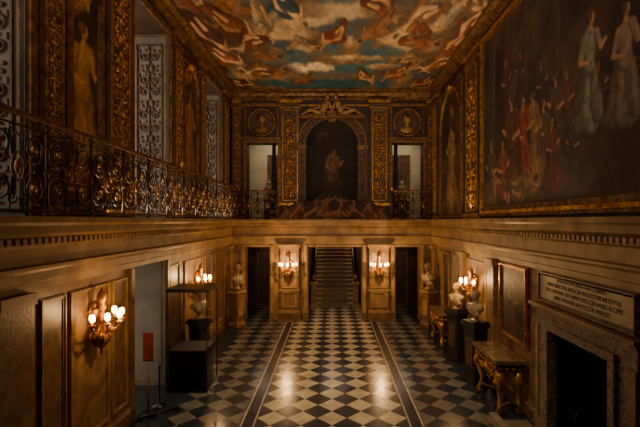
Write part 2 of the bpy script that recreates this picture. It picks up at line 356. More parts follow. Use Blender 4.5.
# ================================================================= CEILING FRESCO (painted foreshortened, like the real illusionistic fresco)
VS=2.3
def cpt(px,py):
    Y=5.2*F/(CY-py); return ((px-CX)*Y/F,Y/VS)
C=Cv(-4,4,YF/VS,YB/VS,.018)
a=noise2(C.nv,C.nu,4,6,1.); b_=noise2(C.nv,C.nu,3,5,1.)
f=np.clip(a*.62+.2*np.sin(b_*11+C.V*1.2)+.17,0,1)
C.ramp(f,[(0,L_(34,62,72)),(.28,L_(58,92,100)),(.4,L_(92,94,84)),(.52,L_(120,92,60)),(.7,L_(160,122,80)),(1,L_(226,192,142))])
def soft(u,v,ru,rv,col,al=.8,sh=.5):
    def fn(U,V):
        q=np.hypot((U-u)/ru,(V-v)/rv)+(C.N-.5)*1.1; return (1.1-q)/sh
    C.poly(fn,col,al)
for px,py,ru,rv,col,al in ((330,84,3.2,.28,(42,90,92),.95),(350,68,2.2,.25,(60,98,104),.9),(285,46,.9,.28,(44,76,84),.9),(262,8,.8,.35,(38,66,74),.9),(425,74,.8,.3,(34,62,66),.8),(340,28,1.0,.34,(50,80,88),.9),(400,4,.9,.3,(44,70,78),.8),(380,52,.9,.18,(52,84,90),.85),
      (318,66,.8,.24,(246,212,158),.95),(345,57,1.0,.15,(212,174,122),.85),(290,34,.9,.17,(196,158,112),.85),(405,38,.9,.14,(204,164,114),.8),(350,10,1.1,.18,(204,166,122),.8),(300,22,.7,.14,(208,172,126),.75),(262,50,.5,.12,(198,154,102),.7),(380,66,.6,.1,(198,158,108),.7),
      (192,24,.45,.9,(40,27,19),.85),(486,24,.45,.9,(42,28,20),.85),(450,60,.45,.4,(46,31,22),.85),(222,66,.4,.4,(40,27,19),.85)):
    u,v=cpt(px,py); soft(u,v,ru,rv,L_(*col),al)
SK=[L_(202,144,92),L_(216,162,110),L_(160,108,66),L_(222,174,122)]
RB=[L_(166,66,34),L_(196,120,52),L_(108,54,36),L_(56,86,94),L_(168,126,72),L_(214,188,142),L_(86,62,44),L_(184,92,42)]
pts=[(180,6,1.5,.4,4),(202,22,1.4,.8,0),(226,10,1.4,2.6,1),(240,28,1.4,.3,7),(216,40,1.4,1.0,2),(246,46,1.3,2.4,0),(234,60,1.3,.5,7),(254,72,1.2,2.9,1),(276,71,1.1,.1,1),(268,56,1.1,.2,1),
 (292,10,1.3,.8,3),(330,38,1.1,2.9,0),(306,46,1.0,.4,5),(372,32,1.2,2.5,1),(388,12,1.3,.9,0),(412,24,1.4,2.3,1),(424,42,1.3,.5,7),(444,18,1.4,2.0,5),(464,36,1.4,1.2,0),
 (462,6,1.4,2.8,4),(416,60,1.1,.3,4),(392,74,1.1,2.7,7),(368,78,1.0,.2,4),(300,80,.9,2.9,1),(432,66,1.2,2.3,1),(448,52,1.2,1.7,7),(262,26,1.2,1.8,5),(246,83,1.0,.1,2),(418,83,1.0,3.0,0)]
pts.sort(key=lambda p:p[1])
for i,(px,py,l,an,r) in enumerate(pts):
    u,v=cpt(px,py); soft(u,v-.06,l*.55,l*.22,L_(92,66,44),.7)
    C.floatfig(u,v,l*.8,an+random.uniform(-.2,.2),RB[r]*.85,SK[i%4],1 if i%2 else -1)
for i in range(22):
    sd=random.choice((-1,1)); u=sd*random.uniform(1.8,3.5); v=random.uniform(YF/VS+.3,9.3/VS)
    soft(u,v,.8,.35,L_(88,64,44),.7)
    C.floatfig(u,v,random.uniform(.9,1.2),random.uniform(0,3.1),random.choice(RB)*.85,random.choice(SK),random.choice((-1,1)))
C.grain(.45)
mb=MB(lambda u,v,w:(u,v,w)); mb.box(-5.2,4.7,YF-.3,YB+.5,ZC,ZC+.2,DARKW); ceil=mb.done('ceiling')
C.obj('ceiling_fresco',lambda u,v,w:(u,v*VS,ZC-.012-w),0,.6,parent=ceil)

# ================================================================= RIGHT WALL UPPER
def rpt(px,py):
    Y=F*4/(px-CX); return (Y,CZ+(CY-py)*Y/F)
P=Cv(2.9,10.85,4.28,8.6,.02)
n1=noise2(P.nv,P.nu,5,6,1.8)
P.ramp(n1,[(0,L_(26,17,12)),(.5,L_(50,34,23)),(1,L_(86,59,37))])
for u,wd in ((10.3,.22),(9.5,.18),(8.6,.2),(7.4,.22),(4.6,.3),(3.6,.25)):
    P.poly(lambda U,V:np.clip((wd-np.abs(U-u))/.05,0,1)*(V>5.6+.05*(10-u)),L_(60,42,29),.6)
    P.poly(lambda U,V:np.clip((wd*.35-np.abs(U-u+.06))/.05,0,1)*(V>5.6),L_(94,67,43),.4)
P.poly(lambda U,V:np.clip((4.95+.1*(11-U)-V)/.06,0,1),L_(64,43,28),.8)
for k in range(4): P.poly(lambda U,V:np.clip((.025-np.abs(4.95+.16*k+.12*(11-U)*(1 if k<3 else .9)-V))/.02,0,1)*(U<8.3),L_(120,84,54),.5)
P.poly(lambda U,V:np.clip((.6-np.hypot((U-8.2)/1.6,(V-7.9)/1.1)+(P.N-.5)*.6)/.4,0,1),L_(92,66,43),.7)
P.poly(lambda U,V:np.clip((.6-np.hypot((U-4.6)/1.2,(V-8.1)/.8)+(P.N-.5)*.6)/.4,0,1),L_(88,62,41),.6)
S1=L_(190,134,88)
figs=[(509,58,116,(80,52,34),.7),(524,50,100,(74,50,36),.6),(545,60,118,(68,50,38),.6),(572,66,140,(106,70,42),.85),(604,60,124,(96,54,36),.85),(561,72,152,(92,72,54),.9),(548,98,176,(96,74,58),.95),(538,90,182,(138,102,62),.95),
      (527,96,186,(150,56,34),1.),(516,92,194,(100,56,36),1.),(506,140,210,(122,62,34),1.),(495,140,214,(92,66,40),.85),(556,120,186,(112,48,30),.85),(578,120,178,(70,54,48),.7)]
for i,(px,yt,yb,rc,al) in enumerate(figs):
    u,vt=rpt(px,yt); _,vb=rpt(px,yb); P.standfig(u,vb,vt-vb,L_(*rc),S1*.85,1 if i%2 else -1,.12,.05,al)
for px,yt,yb,rc in ((592,14,122,(150,136,116)),(627,4,118,(158,128,104))):
    u,vt=rpt(px,yt); _,vb=rpt(px,yb); P.standfig(u,vb,vt-vb,L_(*rc),S1,-1,.12,-.04)
for u,v,l,an,r in ((9.9,4.75,1.3,.3,0),(8.6,4.72,1.2,2.8,4),(4.2,5.9,1.3,1.4,1),(3.4,6.6,1.3,1.6,3)):
    P.floatfig(u,v,l,an,RB[r]*.4,S1*.4)
P.grain(.45)
mb=MB(TRf()); mb.box(2.7,11.05,4.08,8.8,0,.05,BLACK)
mb.frame(2.7,11.08,4.06,8.72,.24,.0,.13,DGOLD,GOLD)
for i in range(95):
    u=2.8+i*.087
    mb.ell(u,4.15,.1,.03,.035,.04,GOLD,6,4)
for i in range(50): mb.ell(11.0,4.2+i*.09,.1,.035,.03,.04,GOLD,6,4)
fr=mb.done('large_wall_painting'); P.obj('canvas',TRf(),.06,.7,parent=fr)

def pilaster(T,u0,u1,v0,v1,name='ornate_pilaster',orn=GOLD,base=BROWN,w=.09):
    mb=MB(T); mb.box(u0,u1,v0,v1,0,w,base); c=(u1-u0)*.1
    mb.box(u0-c,u1+c,v0,v0+.12,0,w+.05,orn); mb.box(u0-c,u1+c,v1-.1,v1,0,w+.06,orn); mb.box(u0-c/2,u1+c/2,v1-.32,v1-.28,0,w+.03,orn)
    candelabra(mb,u0+c,u1-c,v0+.2,v1-.38,w+.005,orn)
    return mb.done(name)
pilaster(TRf(),11.25,12.35,4.02,8.7)
pilaster(TRf(),15.75,16.4,4.02,8.7)
def niche_panel(T,u0,u1,v0,v1,fig,name='arched_painted_panel',col=(112,76,44)):
    uc=(u0+u1)/2; r=(u1-u0)/2-.14; vs=v1-r-.15
    Q=Cv(uc-r,uc+r,v0+.1,vs+r,.025); n=noise2(Q.nv,Q.nu,5,5,.4)
    Q.ramp(n,[(0,L_(30,20,13)),(.5,L_(58,39,23)),(1,L_(104,70,38))])
    if fig:
        h=min(2.6,(u1-u0)*2.0); Q.standfig(uc,v0+.6,h,L_(*col),L_(*col)*1.25,1,.1); Q.cap((uc,v0+.2),(uc,v0+.5),.38,.3,L_(*col)*.6,.5)
        Q.floatfig(uc,v0+.95+h,.6,.4,L_(*col)*.8,L_(*col)*1.1)
    Q.grain(.5)
    m=MB(T); 
    m.frame(u0,u1,v0,v1,.08,0,.07,DGOLD,GOLD)
    m.arc(uc,vs,r,r+.1,0,.09,0,pi,GOLD); m.box(uc-r-.1,uc-r,v0+.1,vs,0,.09,DGOLD); m.box(uc+r,uc+r+.1,v0+.1,vs,0,.09,DGOLD)
    m.prism([(uc-.09,vs+r-.05),(uc+.09,vs+r-.05),(uc+.13,vs+r+.13),(uc-.13,vs+r+.13)],0,.15,GOLD)
    for sg in (-1,1):
        poly=[(uc+sg*(r+.001),vs),(uc+sg*(r+.001),vs+r+.02),(uc,vs+r+.02)]+[(uc+sg*(r+.0)*math.cos(a),vs+r*math.sin(a)) for a in [pi/2-k*pi/20 for k in range(0,11)]]
        m.prism(poly,.012,.05,BROWN)
    o=m.done(name); Q.obj('canvas',T,.01,.55,parent=o); return o
niche_panel(TRf(),12.75,15.4,4.05,8.45,True,col=(160,112,66))

# ================================================================= LEFT WALL UPPER
TL=TLf()
pilaster(TL,5.68,6.15,4.02,8.7); pilaster(TL,7.35,8.2,4.02,8.7); pilaster(TL,10.5,11.0,4.02,8.7); pilaster(TL,12.58,13.0,4.02,8.7); pilaster(TL,15.3,15.9,4.02,8.7)
niche_panel(TL,6.22,7.28,4.4,8.4,True,'painted_wall_panel',(214,150,78)); niche_panel(TL,11.1,12.48,4.4,8.3,True,'painted_wall_panel',(170,114,62))
wn=0
for (a,b,z0,z1) in UW+LW:
    wn+=1; mb=MB(TL)
    for u in (a,b-.08): mb.box(u,u+.08,z0,z1,-1.05,-.95,CREAM)
    for k in range(1,3): u=a+(b-a)*k/3; mb.box(u-.02,u+.02,z0,z1,-1.03,-.97,CREAM)
    nz=6
    for k in range(nz+1):
        v=z0+(z1-z0-.06)*k/nz; mb.box(a,b,v,v+.05,-1.03,-.97,CREAM)
    mb.add([(a+.02,z0,-1),(b-.02,z0,-1),(b-.02,z1,-1),(a+.02,z1,-1)],[(0,1,2,3)],GLASS)
    for u0,u1,v0,v1 in ((a-.14,a,z0,z1+.14),(b,b+.14,z0,z1+.14),(a,b,z1,z1+.14)):
        if z0>1: mb.box(u0+.001,u1-.001,v0,v1,0,.06,DGOLD)
        elif v0<3.0: mb.box(u0+.001,u1-.001,v0,3.0,0,.06,STONE2)
    mb.done('window_%d'%wn)
    jm=MB(lambda u,v,w,b=b:(u,b-w,v)); jm.box(-4.95,-4.0,z0,z1,0,.03,GREYM)
    if z0>1:
        jm.frame(-4.93,-4.03,z0+.05,z1-.03,.07,.03,.06,GREYM,DGOLD); candelabra(jm,-4.78,-4.14,z0+.3,z1-.25,.045,BROWN)
    else: jm.frame(-4.9,-4.08,z0+.1,z1-.1,.05,.03,.045,GREYM,GREYM)
    jm.done('window_jamb_lining')
def railing(T,u0,u1,name,h=1.2,pw=.95):
    mb=MB(T); n=max(1,round((u1-u0)/pw)); p=(u1-u0)/n; z=ZL
    mb.tube([(u0,z+.06,0),(u1,z+.06,0)],.022,IRON,6); mb.tube([(u0,z+h,0),(u1,z+h,0)],.04,DGOLD,8); mb.tube([(u0,z+h-.14,0),(u1,z+h-.14,0)],.015,IRON,5)
    for i in range(n+1):
        u=u0+i*p; mb.tube([(u,z,0),(u,z+h,0)],.022,IRON,6)
        mb.lathe(u,0,[(.02,.0),(.045,.04),(.02,.1)],DGOLD,8,z+.5); mb.lathe(u,0,[(.035,0),(.05,.04),(.02,.09)],DGOLD,8,z)
        if i%3==0: mb.lathe(u,0,[(.02,h+.02),(.05,h+.07),(.055,h+.12),(.02,h+.19)],GOLD,10,z)
        if i==n: break
        c=u+p/2; m=z+h*.48; R=p*.2
        mb.tube([(c+.1*math.cos(a),m+.17*math.sin(a),0) for a in [2*pi*k/14 for k in range(15)]],.014,DGOLD,5)
        mb.ell(c,m,0,.05,.09,.03,GOLD,8,6)
        for sg in (-1,1):
            for tb in (-1,1):
                cu=c+sg*p*.27; cv=m+tb*.24
                mb.tube(spiral(cu,cv,R*.98,-tb*pi/2,1.6,sg*tb,0,18),[.017]*10+[.013]*9,IRON,5)
                mb.ell(cu,cv,0,.042,.042,.028,GOLD,7,5)
                mb.tube(spiral(c+sg*p*.1,m+tb*.36,.085,(0 if sg<0 else pi),1.2,-sg*tb,0,12),.012,IRON,4)
                mb.ell(cu+sg*.02,m+tb*.44,0,.1,.026,.015,DGOLD,6,4); mb.ell(cu+sg*.13,m+tb*.2,0,.022,.07,.014,DGOLD,6,4); mb.ell(cu-sg*.11,m+tb*.08,0,.05,.022,.014,DGOLD,6,4)
            mb.tube([(c+sg*p*.46,m-.3,0),(c+sg*p*.38,m-.1,.0),(c+sg*p*.46,m,.0),(c+sg*p*.38,m+.1,0),(c+sg*p*.46,m+.3,0)],.011,IRON,4)
            mb.tube([(c+sg*p*.14,z+.06,0),(c+sg*.1,m-.12,0)],.011,IRON,4); mb.tube([(c+sg*p*.14,z+h-.14,0),(c+sg*.1,m+.12,0)],.011,IRON,4)
        for k in range(8): mb.ell(u+(k+.5)*p/8,z+h-.07,0,.034,.03,.014,DGOLD,6,4)
    return mb.done(name)
railing(lambda u,v,w:(-3.64+w,u,v),-1.5,16.15,'balcony_railing',1.2,.98)
railing(lambda u,v,w:(u,16.2-w,v),-3.58,-2.15,'balcony_railing',1.1,.7)
railing(lambda u,v,w:(u,16.2-w,v),2.3,3.95,'balcony_railing',1.1,.8)
for a,b in ((-3.58,-2.1),(2.2,3.75)):
    mb=MB(TBf()); mb.run([(.3,3.86),(.5,3.9),(.58,3.94),(.58,4.0),(.3,4.0)],a,b,TRIM); mb.done('balcony_slab')
# ================================================================= BACK WALL UPPER
TB=TBf()
def X_(px): return (px-CX)*YB/F
def Z_(py): return CZ+(CY-py)*YB/F
pilaster(TB,X_(281),X_(300),Z_(206),8.7,w=.16); pilaster(TB,X_(370),X_(388),Z_(206),8.7,w=.16)
pilaster(TB,-3.93,-3.6,4.02,8.7); pilaster(TB,3.76,3.96,4.02,8.7)
def medallion(u,v):
    mb=MB(TB); mb.frame(u-.68,u+.68,v-.78,v+.78,.07,0,.07,DGOLD,DGOLD)
    mb.prism([(u-.6,v-.7),(u+.6,v-.7),(u+.6,v+.7),(u-.6,v+.7)],.0,.03,DARKW)
    mb.prism([(u+.5*math.cos(a),v+.5*math.sin(a)) for a in [2*pi*k/32 for k in range(32)]],.0,.06,BROWN)
    mb.tube([(u+.53*math.cos(a),v+.53*math.sin(a),.08) for a in [2*pi*k/32 for k in range(33)]],.06,DGOLD,8)
    for k in range(24): a=2*pi*k/24; mb.ell(u+.53*math.cos(a),v+.53*math.sin(a),.13,.03,.03,.03,GOLD,6,4)
    mb.ell(u,v+.13,.07,.15,.19,.09,PCX,12,8); mb.ell(u-.03,v+.23,.08,.17,.12,.09,DGOLD,10,6); mb.ell(u+.14,v+.1,.07,.05,.04,.05,PCX,8,5)
    mb.ell(u,v-.1,.06,.08,.14,.06,PCX,8,6); mb.ell(u-.02,v-.29,.06,.28,.14,.08,PCX,12,6)
    mb.done('portrait_medallion')
medallion(X_(262),Z_(123)); medallion(X_(407),Z_(123))
for i,(a,b,z0,z1) in enumerate(UH):
    mb=MB(TB)
    for u0,u1,v0,v1 in ((a-.12,a,z0,z1+.12),(b,b+.12,z0,z1+.12),(a,b,z1,z1+.12)): mb.box(u0,u1,v0,v1,0,.09,DGOLD)
    mb.box(a-.2,b+.2,z1+.12,z1+.2,0,.16,DGOLD)
    mb.done('door_surround')
    mb=MB(TBf(19.48)); c=(a+b)/2+(.12 if i==0 else -.05)*1.0
    mb.frame(c-.35,c+.65,4.0,7.0,.12,0,.08,DGOLD,DGOLD); mb.box(c-.23,c+.53,4.0,6.9,0,.05,BROWN); mb.frame(c-.13,c+.43,4.3,5.3,.05,.05,.07,DGOLD); mb.frame(c-.13,c+.43,5.45,6.7,.05,.05,.07,DGOLD); mb.done('corridor_door')
    mb=MB(TF(b-.3 if i==0 else a+.3,17.75,3.95)); mb.box(-.14,.14,0,.14,-.14,.14,TRIM); mb.lathe(0,0,[(.12,.14),(.1,.2),(.095,.25),(.08,3.2),(.1,3.25),(.13,3.4)],DARKSTONE,16); mb.box(-.15,.15,3.4,3.52,-.15,.15,DGOLD); mb.box(-.16,.16,3.52,4.04,-.16,.16,TRIM); mb.done('gallery_column')
ac=X_(332); ar=1.02; avs=Z_(118)-ar-.1
Q=Cv(ac-ar,ac+ar,3.95,avs+ar,.025); n=noise2(Q.nv,Q.nu,5,5,.5)
Q.ramp(n,[(0,L_(12,9,8)),(1,L_(40,27,18))])
Q.floatfig(ac-.35,7.35,.6,.5,L_(70,46,30),L_(84,58,38)); Q.standfig(ac+.05,5.05,1.75,L_(112,78,50),L_(140,98,62),1,.2); Q.cap((ac,4.3),(ac,5.1),.7,.45,L_(60,41,28),.5)
Q.grain(.4)
mb=MB(TB)
mb.arc(ac,avs,ar,ar+.1,0,.22,0,pi,BROWN); mb.arc(ac,avs,ar+.1,ar+.3,0,.14,0,pi,BROWN); mb.arc(ac,avs,ar+.3,ar+.36,0,.2,0,pi,DGOLD)
for k in range(17):
    a=pi*(k+.5)/17; mb.ell(ac+(ar+.2)*math.cos(a),avs+(ar+.2)*math.sin(a),.15,.07,.07,.04,DGOLD,8,5)
for sg in (-1,1):
    u=ac+sg*(ar+.18); mb.box(u-.17,u+.17,3.98,avs,0,.14,BROWN); mb.box(u-.2,u+.2,avs-.16,avs,0,.19,DGOLD); candelabra(mb,u-.15,u+.15,4.2,avs-.25,.145,DGOLD)
    poly=[(ac+sg*ar,avs),(ac+sg*ar,avs+ar+.02),(ac,avs+ar+.02)]+[(ac+sg*ar*math.cos(a),avs+ar*math.sin(a)) for a in [pi/2-k*pi/24 for k in range(13)]]
    mb.prism(poly,.0,.1,BROWN)
mb.prism([(ac-.14,avs+ar-.1),(ac+.14,avs+ar-.1),(ac+.2,avs+ar+.3),(ac-.2,avs+ar+.3)],0,.3,DGOLD)
arch=mb.done('arched_niche'); Q.obj('niche_mural',TB,.02,.75,parent=arch)
# painted cut-out group at the foot of the arch
def hsil(u): return 4.52+.62*np.exp(-((u-ac)/.75)**2)+.26*np.exp(-((u-ac+1.25)/.28)**2)+.26*np.exp(-((u-ac-1.3)/.3)**2)+.03*np.sin(u*9)
G=Cv(-2.08,2.22,4.0,5.4,.02); n=noise2(G.nv,G.nu,4,5,3.); G.ramp(n,[(0,L_(18,13,10)),(.5,L_(40,28,19)),(1,L_(72,50,33))])
for u,v,l,an,r,sg in ((-1.35,4.3,1.0,1.0,0,1),(-.75,4.25,1.0,.7,6,1),(-.25,4.55,.9,1.3,4,-1),(.45,4.55,.9,1.8,2,1),(.95,4.25,1.0,2.4,6,-1),(1.5,4.3,1.0,2.1,0,-1),(0.1,4.2,.9,.3,7,1),(-1.8,4.2,.6,1.2,4,1),(1.95,4.2,.6,1.9,4,-1)):
    G.floatfig(u+ac,v,l,an,RB[r]*.42,L_(126,86,54),sg)
G.grain(.5)
us=np.linspace(-2.08,2.2,60); mb=MB(TB); mb.prism([(-2.08,4.0)]+[(float(u),float(hsil(u))-.02) for u in us]+[(2.2,4.0)],.24,.27,DARKSTONE)
gm=mb.done('painted_figure_group'); G.obj('canvas',TB,.275,.75,parent=gm,keep=lambda U,V:V<hsil(U))
def fuse(mb,name,vox,parent=None):
    o=mb.done(name,parent); r=o.modifiers.new('fuse','REMESH'); r.mode='VOXEL'; r.voxel_size=vox; r.use_smooth_shade=True
    s=o.modifiers.new('soft','SMOOTH'); s.iterations=3; s.factor=.5
    return o
def reclining(T,sg,s,m,name):
    mb=MB(T); q=lambda a,b,c:(a*sg*s,b*s,c*s)
    mb.cap(q(.1,.16,.15),q(-.15,.62,.15),.15*s,.17*s,m)
    mb.cap(q(-.15,.62,.15),q(-.19,.8,.17),.07*s,.06*s,m); mb.ell(*q(-.21,.93,.19),.1*s,.125*s,.11*s,m); mb.ell(*q(-.19,.98,.14),.115*s,.1*s,.12*s,m); mb.ell(*q(-.23,.92,.3),.02*s,.03*s,.03*s,m)
    mb.cap(q(.1,.14,.2),q(.6,.3,.28),.12*s,.08*s,m); mb.cap(q(.6,.3,.28),q(.98,.05,.25),.075*s,.045*s,m); mb.cap(q(.98,.05,.25),q(1.1,.04,.3),.045*s,.03*s,m)
    mb.cap(q(.1,.1,.1),q(.55,.1,.12),.13*s,.08*s,m); mb.cap(q(.55,.1,.12),q(1.0,.03,.12),.07*s,.04*s,m)
    mb.cap(q(-.28,.58,.18),q(-.48,.4,.22),.06*s,.05*s,m); mb.cap(q(-.48,.4,.22),q(-.52,.62,.34),.045*s,.035*s,m)
    mb.cap(q(0,.6,.2),q(.18,.38,.34),.06*s,.05*s,m); mb.cap(q(.18,.38,.34),q(.42,.34,.36),.045*s,.032*s,m)
    for k in range(4): mb.cap(q(-.1+.2*k,.05,.2),q(.1+.22*k,.2-.04*k,.1),.07*s,.04*s,m)
    return fuse(mb,name,.022*s)
mz=avs+ar+.06
reclining(TF(ac-.34,YB-.12,mz+.02),-1,.86,PCX,'reclining_pediment_figure'); reclining(TF(ac+.34,YB-.12,mz+.02),1,.86,PCX,'reclining_pediment_figure')
mb=MB(TB); mb.box(ac-1.35,ac+1.35,mz-.06,mz,0,.45,DGOLD)
mb.ell(ac,mz+.38,.16,.18,.26,.1,DGOLD,14,8); mb.tube([(ac+.22*math.cos(a),mz+.38+.3*math.sin(a),.16) for a in [2*pi*k/24 for k in range(25)]],.03,DGOLD,6); mb.done('pediment_cartouche')

# ================================================================= BACK WALL LOWER
def lowpier(u0,u1):
    mb=MB(TB); c=(u0+u1)/2
    mb.box(u0,u1,0,.35,0,.3,STONE2); mb.box(u0+.03,u1-.03,.35,.42,0,.27,TRIM)
    mb.box(u0+.08,u1-.08,.42,2.86,0,.2,STONE)
    mb.frame(u0+.16,u1-.16,.55,1.15,.05,.2,.24,TRIM); mb.frame(u0+.16,u1-.16,1.3,2.7,.05,.2,.24,TRIM)
    mb.box(u0+.04,u1-.04,1.18,1.25,0,.24,TRIM)
    mb.box(u0+.04,u1-.04,2.86,2.92,0,.26,TRIM); mb.box(u0,u1,2.92,3.02,0,.32,TRIM)
    return mb.done('pier_pilaster')
lowpier(X_(279),X_(301)); lowpier(X_(367),X_(390))
dn=0
for (a,b,z0,z1) in LH:
    dn+=1; mb=MB(TB)
    for u0,u1,v0,v1 in ((a-.16,a,0,z1),(b,b+.16,0,z1)):
        mb.box(u0,u1,v0,v1,0,.06,TRIM); mb.box(u0+.04,u1-.04,v0,v1,.06,.1,TRIM); mb.box(u0-.01,u1+.01,0,.3,0,.12,STONE2)
    mb.box(a,b,z1-.09,z1-.001,-.4,.05,TRIM)
    if dn!=2:
        T2=MB(TBf(19.58)); T2.frame(a-.05,b+.05,0,2.5,.12,0,.08,BROWN,DGOLD); T2.box(a+.07,b-.07,0,2.38,0,.04,DOORW); T2.frame(a+.15,b-.15,.2,1.0,.05,.04,.06,DOORW); T2.frame(a+.15,b-.15,1.15,2.25,.05,.04,.06,DOORW)
        T2.ell(b-.13,1.05,.08,.03,.03,.04,GOLD,8,6); T2.done('panelled_door')
    mb.done('door_%d'%dn)

# ================================================================= SIDE WALL PANELS
def wpanel(T,u0,u1,v0,v1,name='wall_panel_moulding',m=STONE2):
    mb=MB(T); mb.box(u0+.06,u1-.06,v0+.06,v1-.06,0,.012,m); mb.frame(u0,u1,v0,v1,.07,0,.045,STONE,TRIM); mb.done(name)
for a,b in ((3.0,4.1),(5.72,6.28),(7.6,8.15),(10.3,10.95),(13.1,13.9),(14.2,15.6)): wpanel(TL,a,b,.4,2.86)
for a,b in ((6.36,7.5),(11.3,12.9)): wpanel(TL,a,b,.4,2.86,m=STONE)
def plainpil(T,u0,u1,name='stone_pilaster'):
    mb=MB(T); mb.box(u0-.04,u1+.04,0,.34,0,.16,STONE2); mb.box(u0,u1,.34,2.86,0,.11,STONE); mb.box(u0-.03,u1+.03,2.86,3.01,0,.16,TRIM); mb.done(name)
plainpil(TL,4.9,5.45); plainpil(TL,16.0,16.5)
TR=TRf()
plainpil(TR,10.15,10.55); plainpil(TR,16.05,16.5); plainpil(TR,12.5,12.84)
for a,b in ((10.75,12.4),(13.15,14.0),(14.9,15.9)): wpanel(TR,a,b,.4,2.86,m=STONE)
mb=MB(TR); mb.frame(14.05,14.85,0,2.9,.12,0,.1,DGOLD,TRIM); mb.box(14.17,14.73,0,2.78,0,.05,DARKW); mb.frame(14.25,14.65,.2,1.1,.05,.05,.07,DGOLD); mb.frame(14.25,14.65,1.25,2.6,.05,.05,.07,DGOLD); mb.done('side_door')
mb=MB(TR); mb.box(8.5,9.82,1.35,3.0,0,.05,BLACK); mb.frame(8.46,9.86,1.32,3.0,.13,.0,.1,DGOLD,GOLD); o=mb.done('framed_oil_painting')
K_=Cv(8.58,9.74,1.44,2.88,.02); n=noise2(K_.nv,K_.nu,5,5); K_.ramp(n,[(0,L_(24,19,14)),(1,L_(72,54,34))]); K_.standfig(9.15,1.5,1.2,L_(90,60,38),L_(160,116,78)); K_.cap((8.8,2.5),(9.0,2.65),.2,.12,L_(100,86,60),.5,.6); K_.obj('canvas',TR,.055,.5,parent=o)

# ================================================================= FIREPLACE
mb=MB(TR)
for a,b in ((5.36,5.85),(7.5,8.0)):
    mb.box(a,b,0,2.0,0,.1,PINKM); mb.box(a-.02,b+.02,0,.25,0,.14,PINKM)
    i0,i1=(b-.13,b) if a<6 else (a,a+.13); mb.box(i0,i1,.25,2.0,.1,.17,PINKM)
    o0,o1=(a,a+.1) if a<6 else (b-.1,b); mb.box(o0,o1,.25,2.0,.1,.13,TRIM)
mb.box(5.36,8.0,2.0,2.3,0,.1,PINKM); mb.box(5.72,7.63,1.995,2.12,.1,.17,PINKM); mb.box(5.3,8.06,2.3,2.4,0,.17,PINKM); mb.box(5.26,8.1,2.36,2.42,0,.22,TRIM)
mb.box(5.85,7.5,0,1.99,-.69,-.6,SOOT); mb.box(5.85,5.9,0,1.99,-.6,0,SOOT); mb.box(7.45,7.5,0,1.99,-.6,0,SOOT); mb.box(5.85,7.5,1.9,1.99,-.6,0,SOOT)
for k in range(9): mb.tube([(6.2+k*.12,.15,-.2),(6.2+k*.12,.4,-.2)],.012,BLACK,5)
mb.tube([(6.15,.4,-.2),(7.2,.4,-.2)],.018,BLACK,6); mb.tube([(6.15,.15,-.2),(7.2,.15,-.2)],.018,BLACK,6)
for u in (6.15,7.2): mb.lathe(u,-.2,[(.05,0),(.03,.1),(.03,.5),(.06,.58),(.01,.66)],BLACK,10)
mb.done('fireplace')
mb=MB(TR)
mb.box(5.15,8.2,0,.06,.19,.8,HEARTH); mb.box(5.05,8.3,0,.16,.75,.9,HEARTH); mb.done('hearth')
mb=MB(TR); mb.box(5.48,7.92,2.5,3.0,0,.06,TABLET); mb.frame(5.4,8.0,2.43,3.01,.08,0,.1,PINKM,PINKM); tab=mb.done('inscription_tablet')
for i,t in enumerate(('AEDES HAS PATERNAS DILECTISSIMAS','ANNO LIBERTATIS ANGLICAE MDCLXXXVIII INSTITVTAS','GVL S DEVONIAE DVX ANNO MDCCCXI HAERES ACCEPIT','ANNO MOERORIS SVI MDCCCXL PERFECIT')):
    tx=bpy.data.curves.new('inscription_line_%d'%(i+1),'FONT'); tx.body=t; tx.size=.1; tx.align_x='CENTER'; tx.align_y='CENTER'; tx.extrude=.002
    to=bpy.data.objects.new('inscription_line_%d'%(i+1),tx); bpy.context.collection.objects.link(to); tx.materials.append(LETTER)
    to.location=(XR-.063,6.7,2.9-.105*i); to.rotation_euler=(pi/2,0,-pi/2); to.parent=tab; to.scale=(.78,1,1)

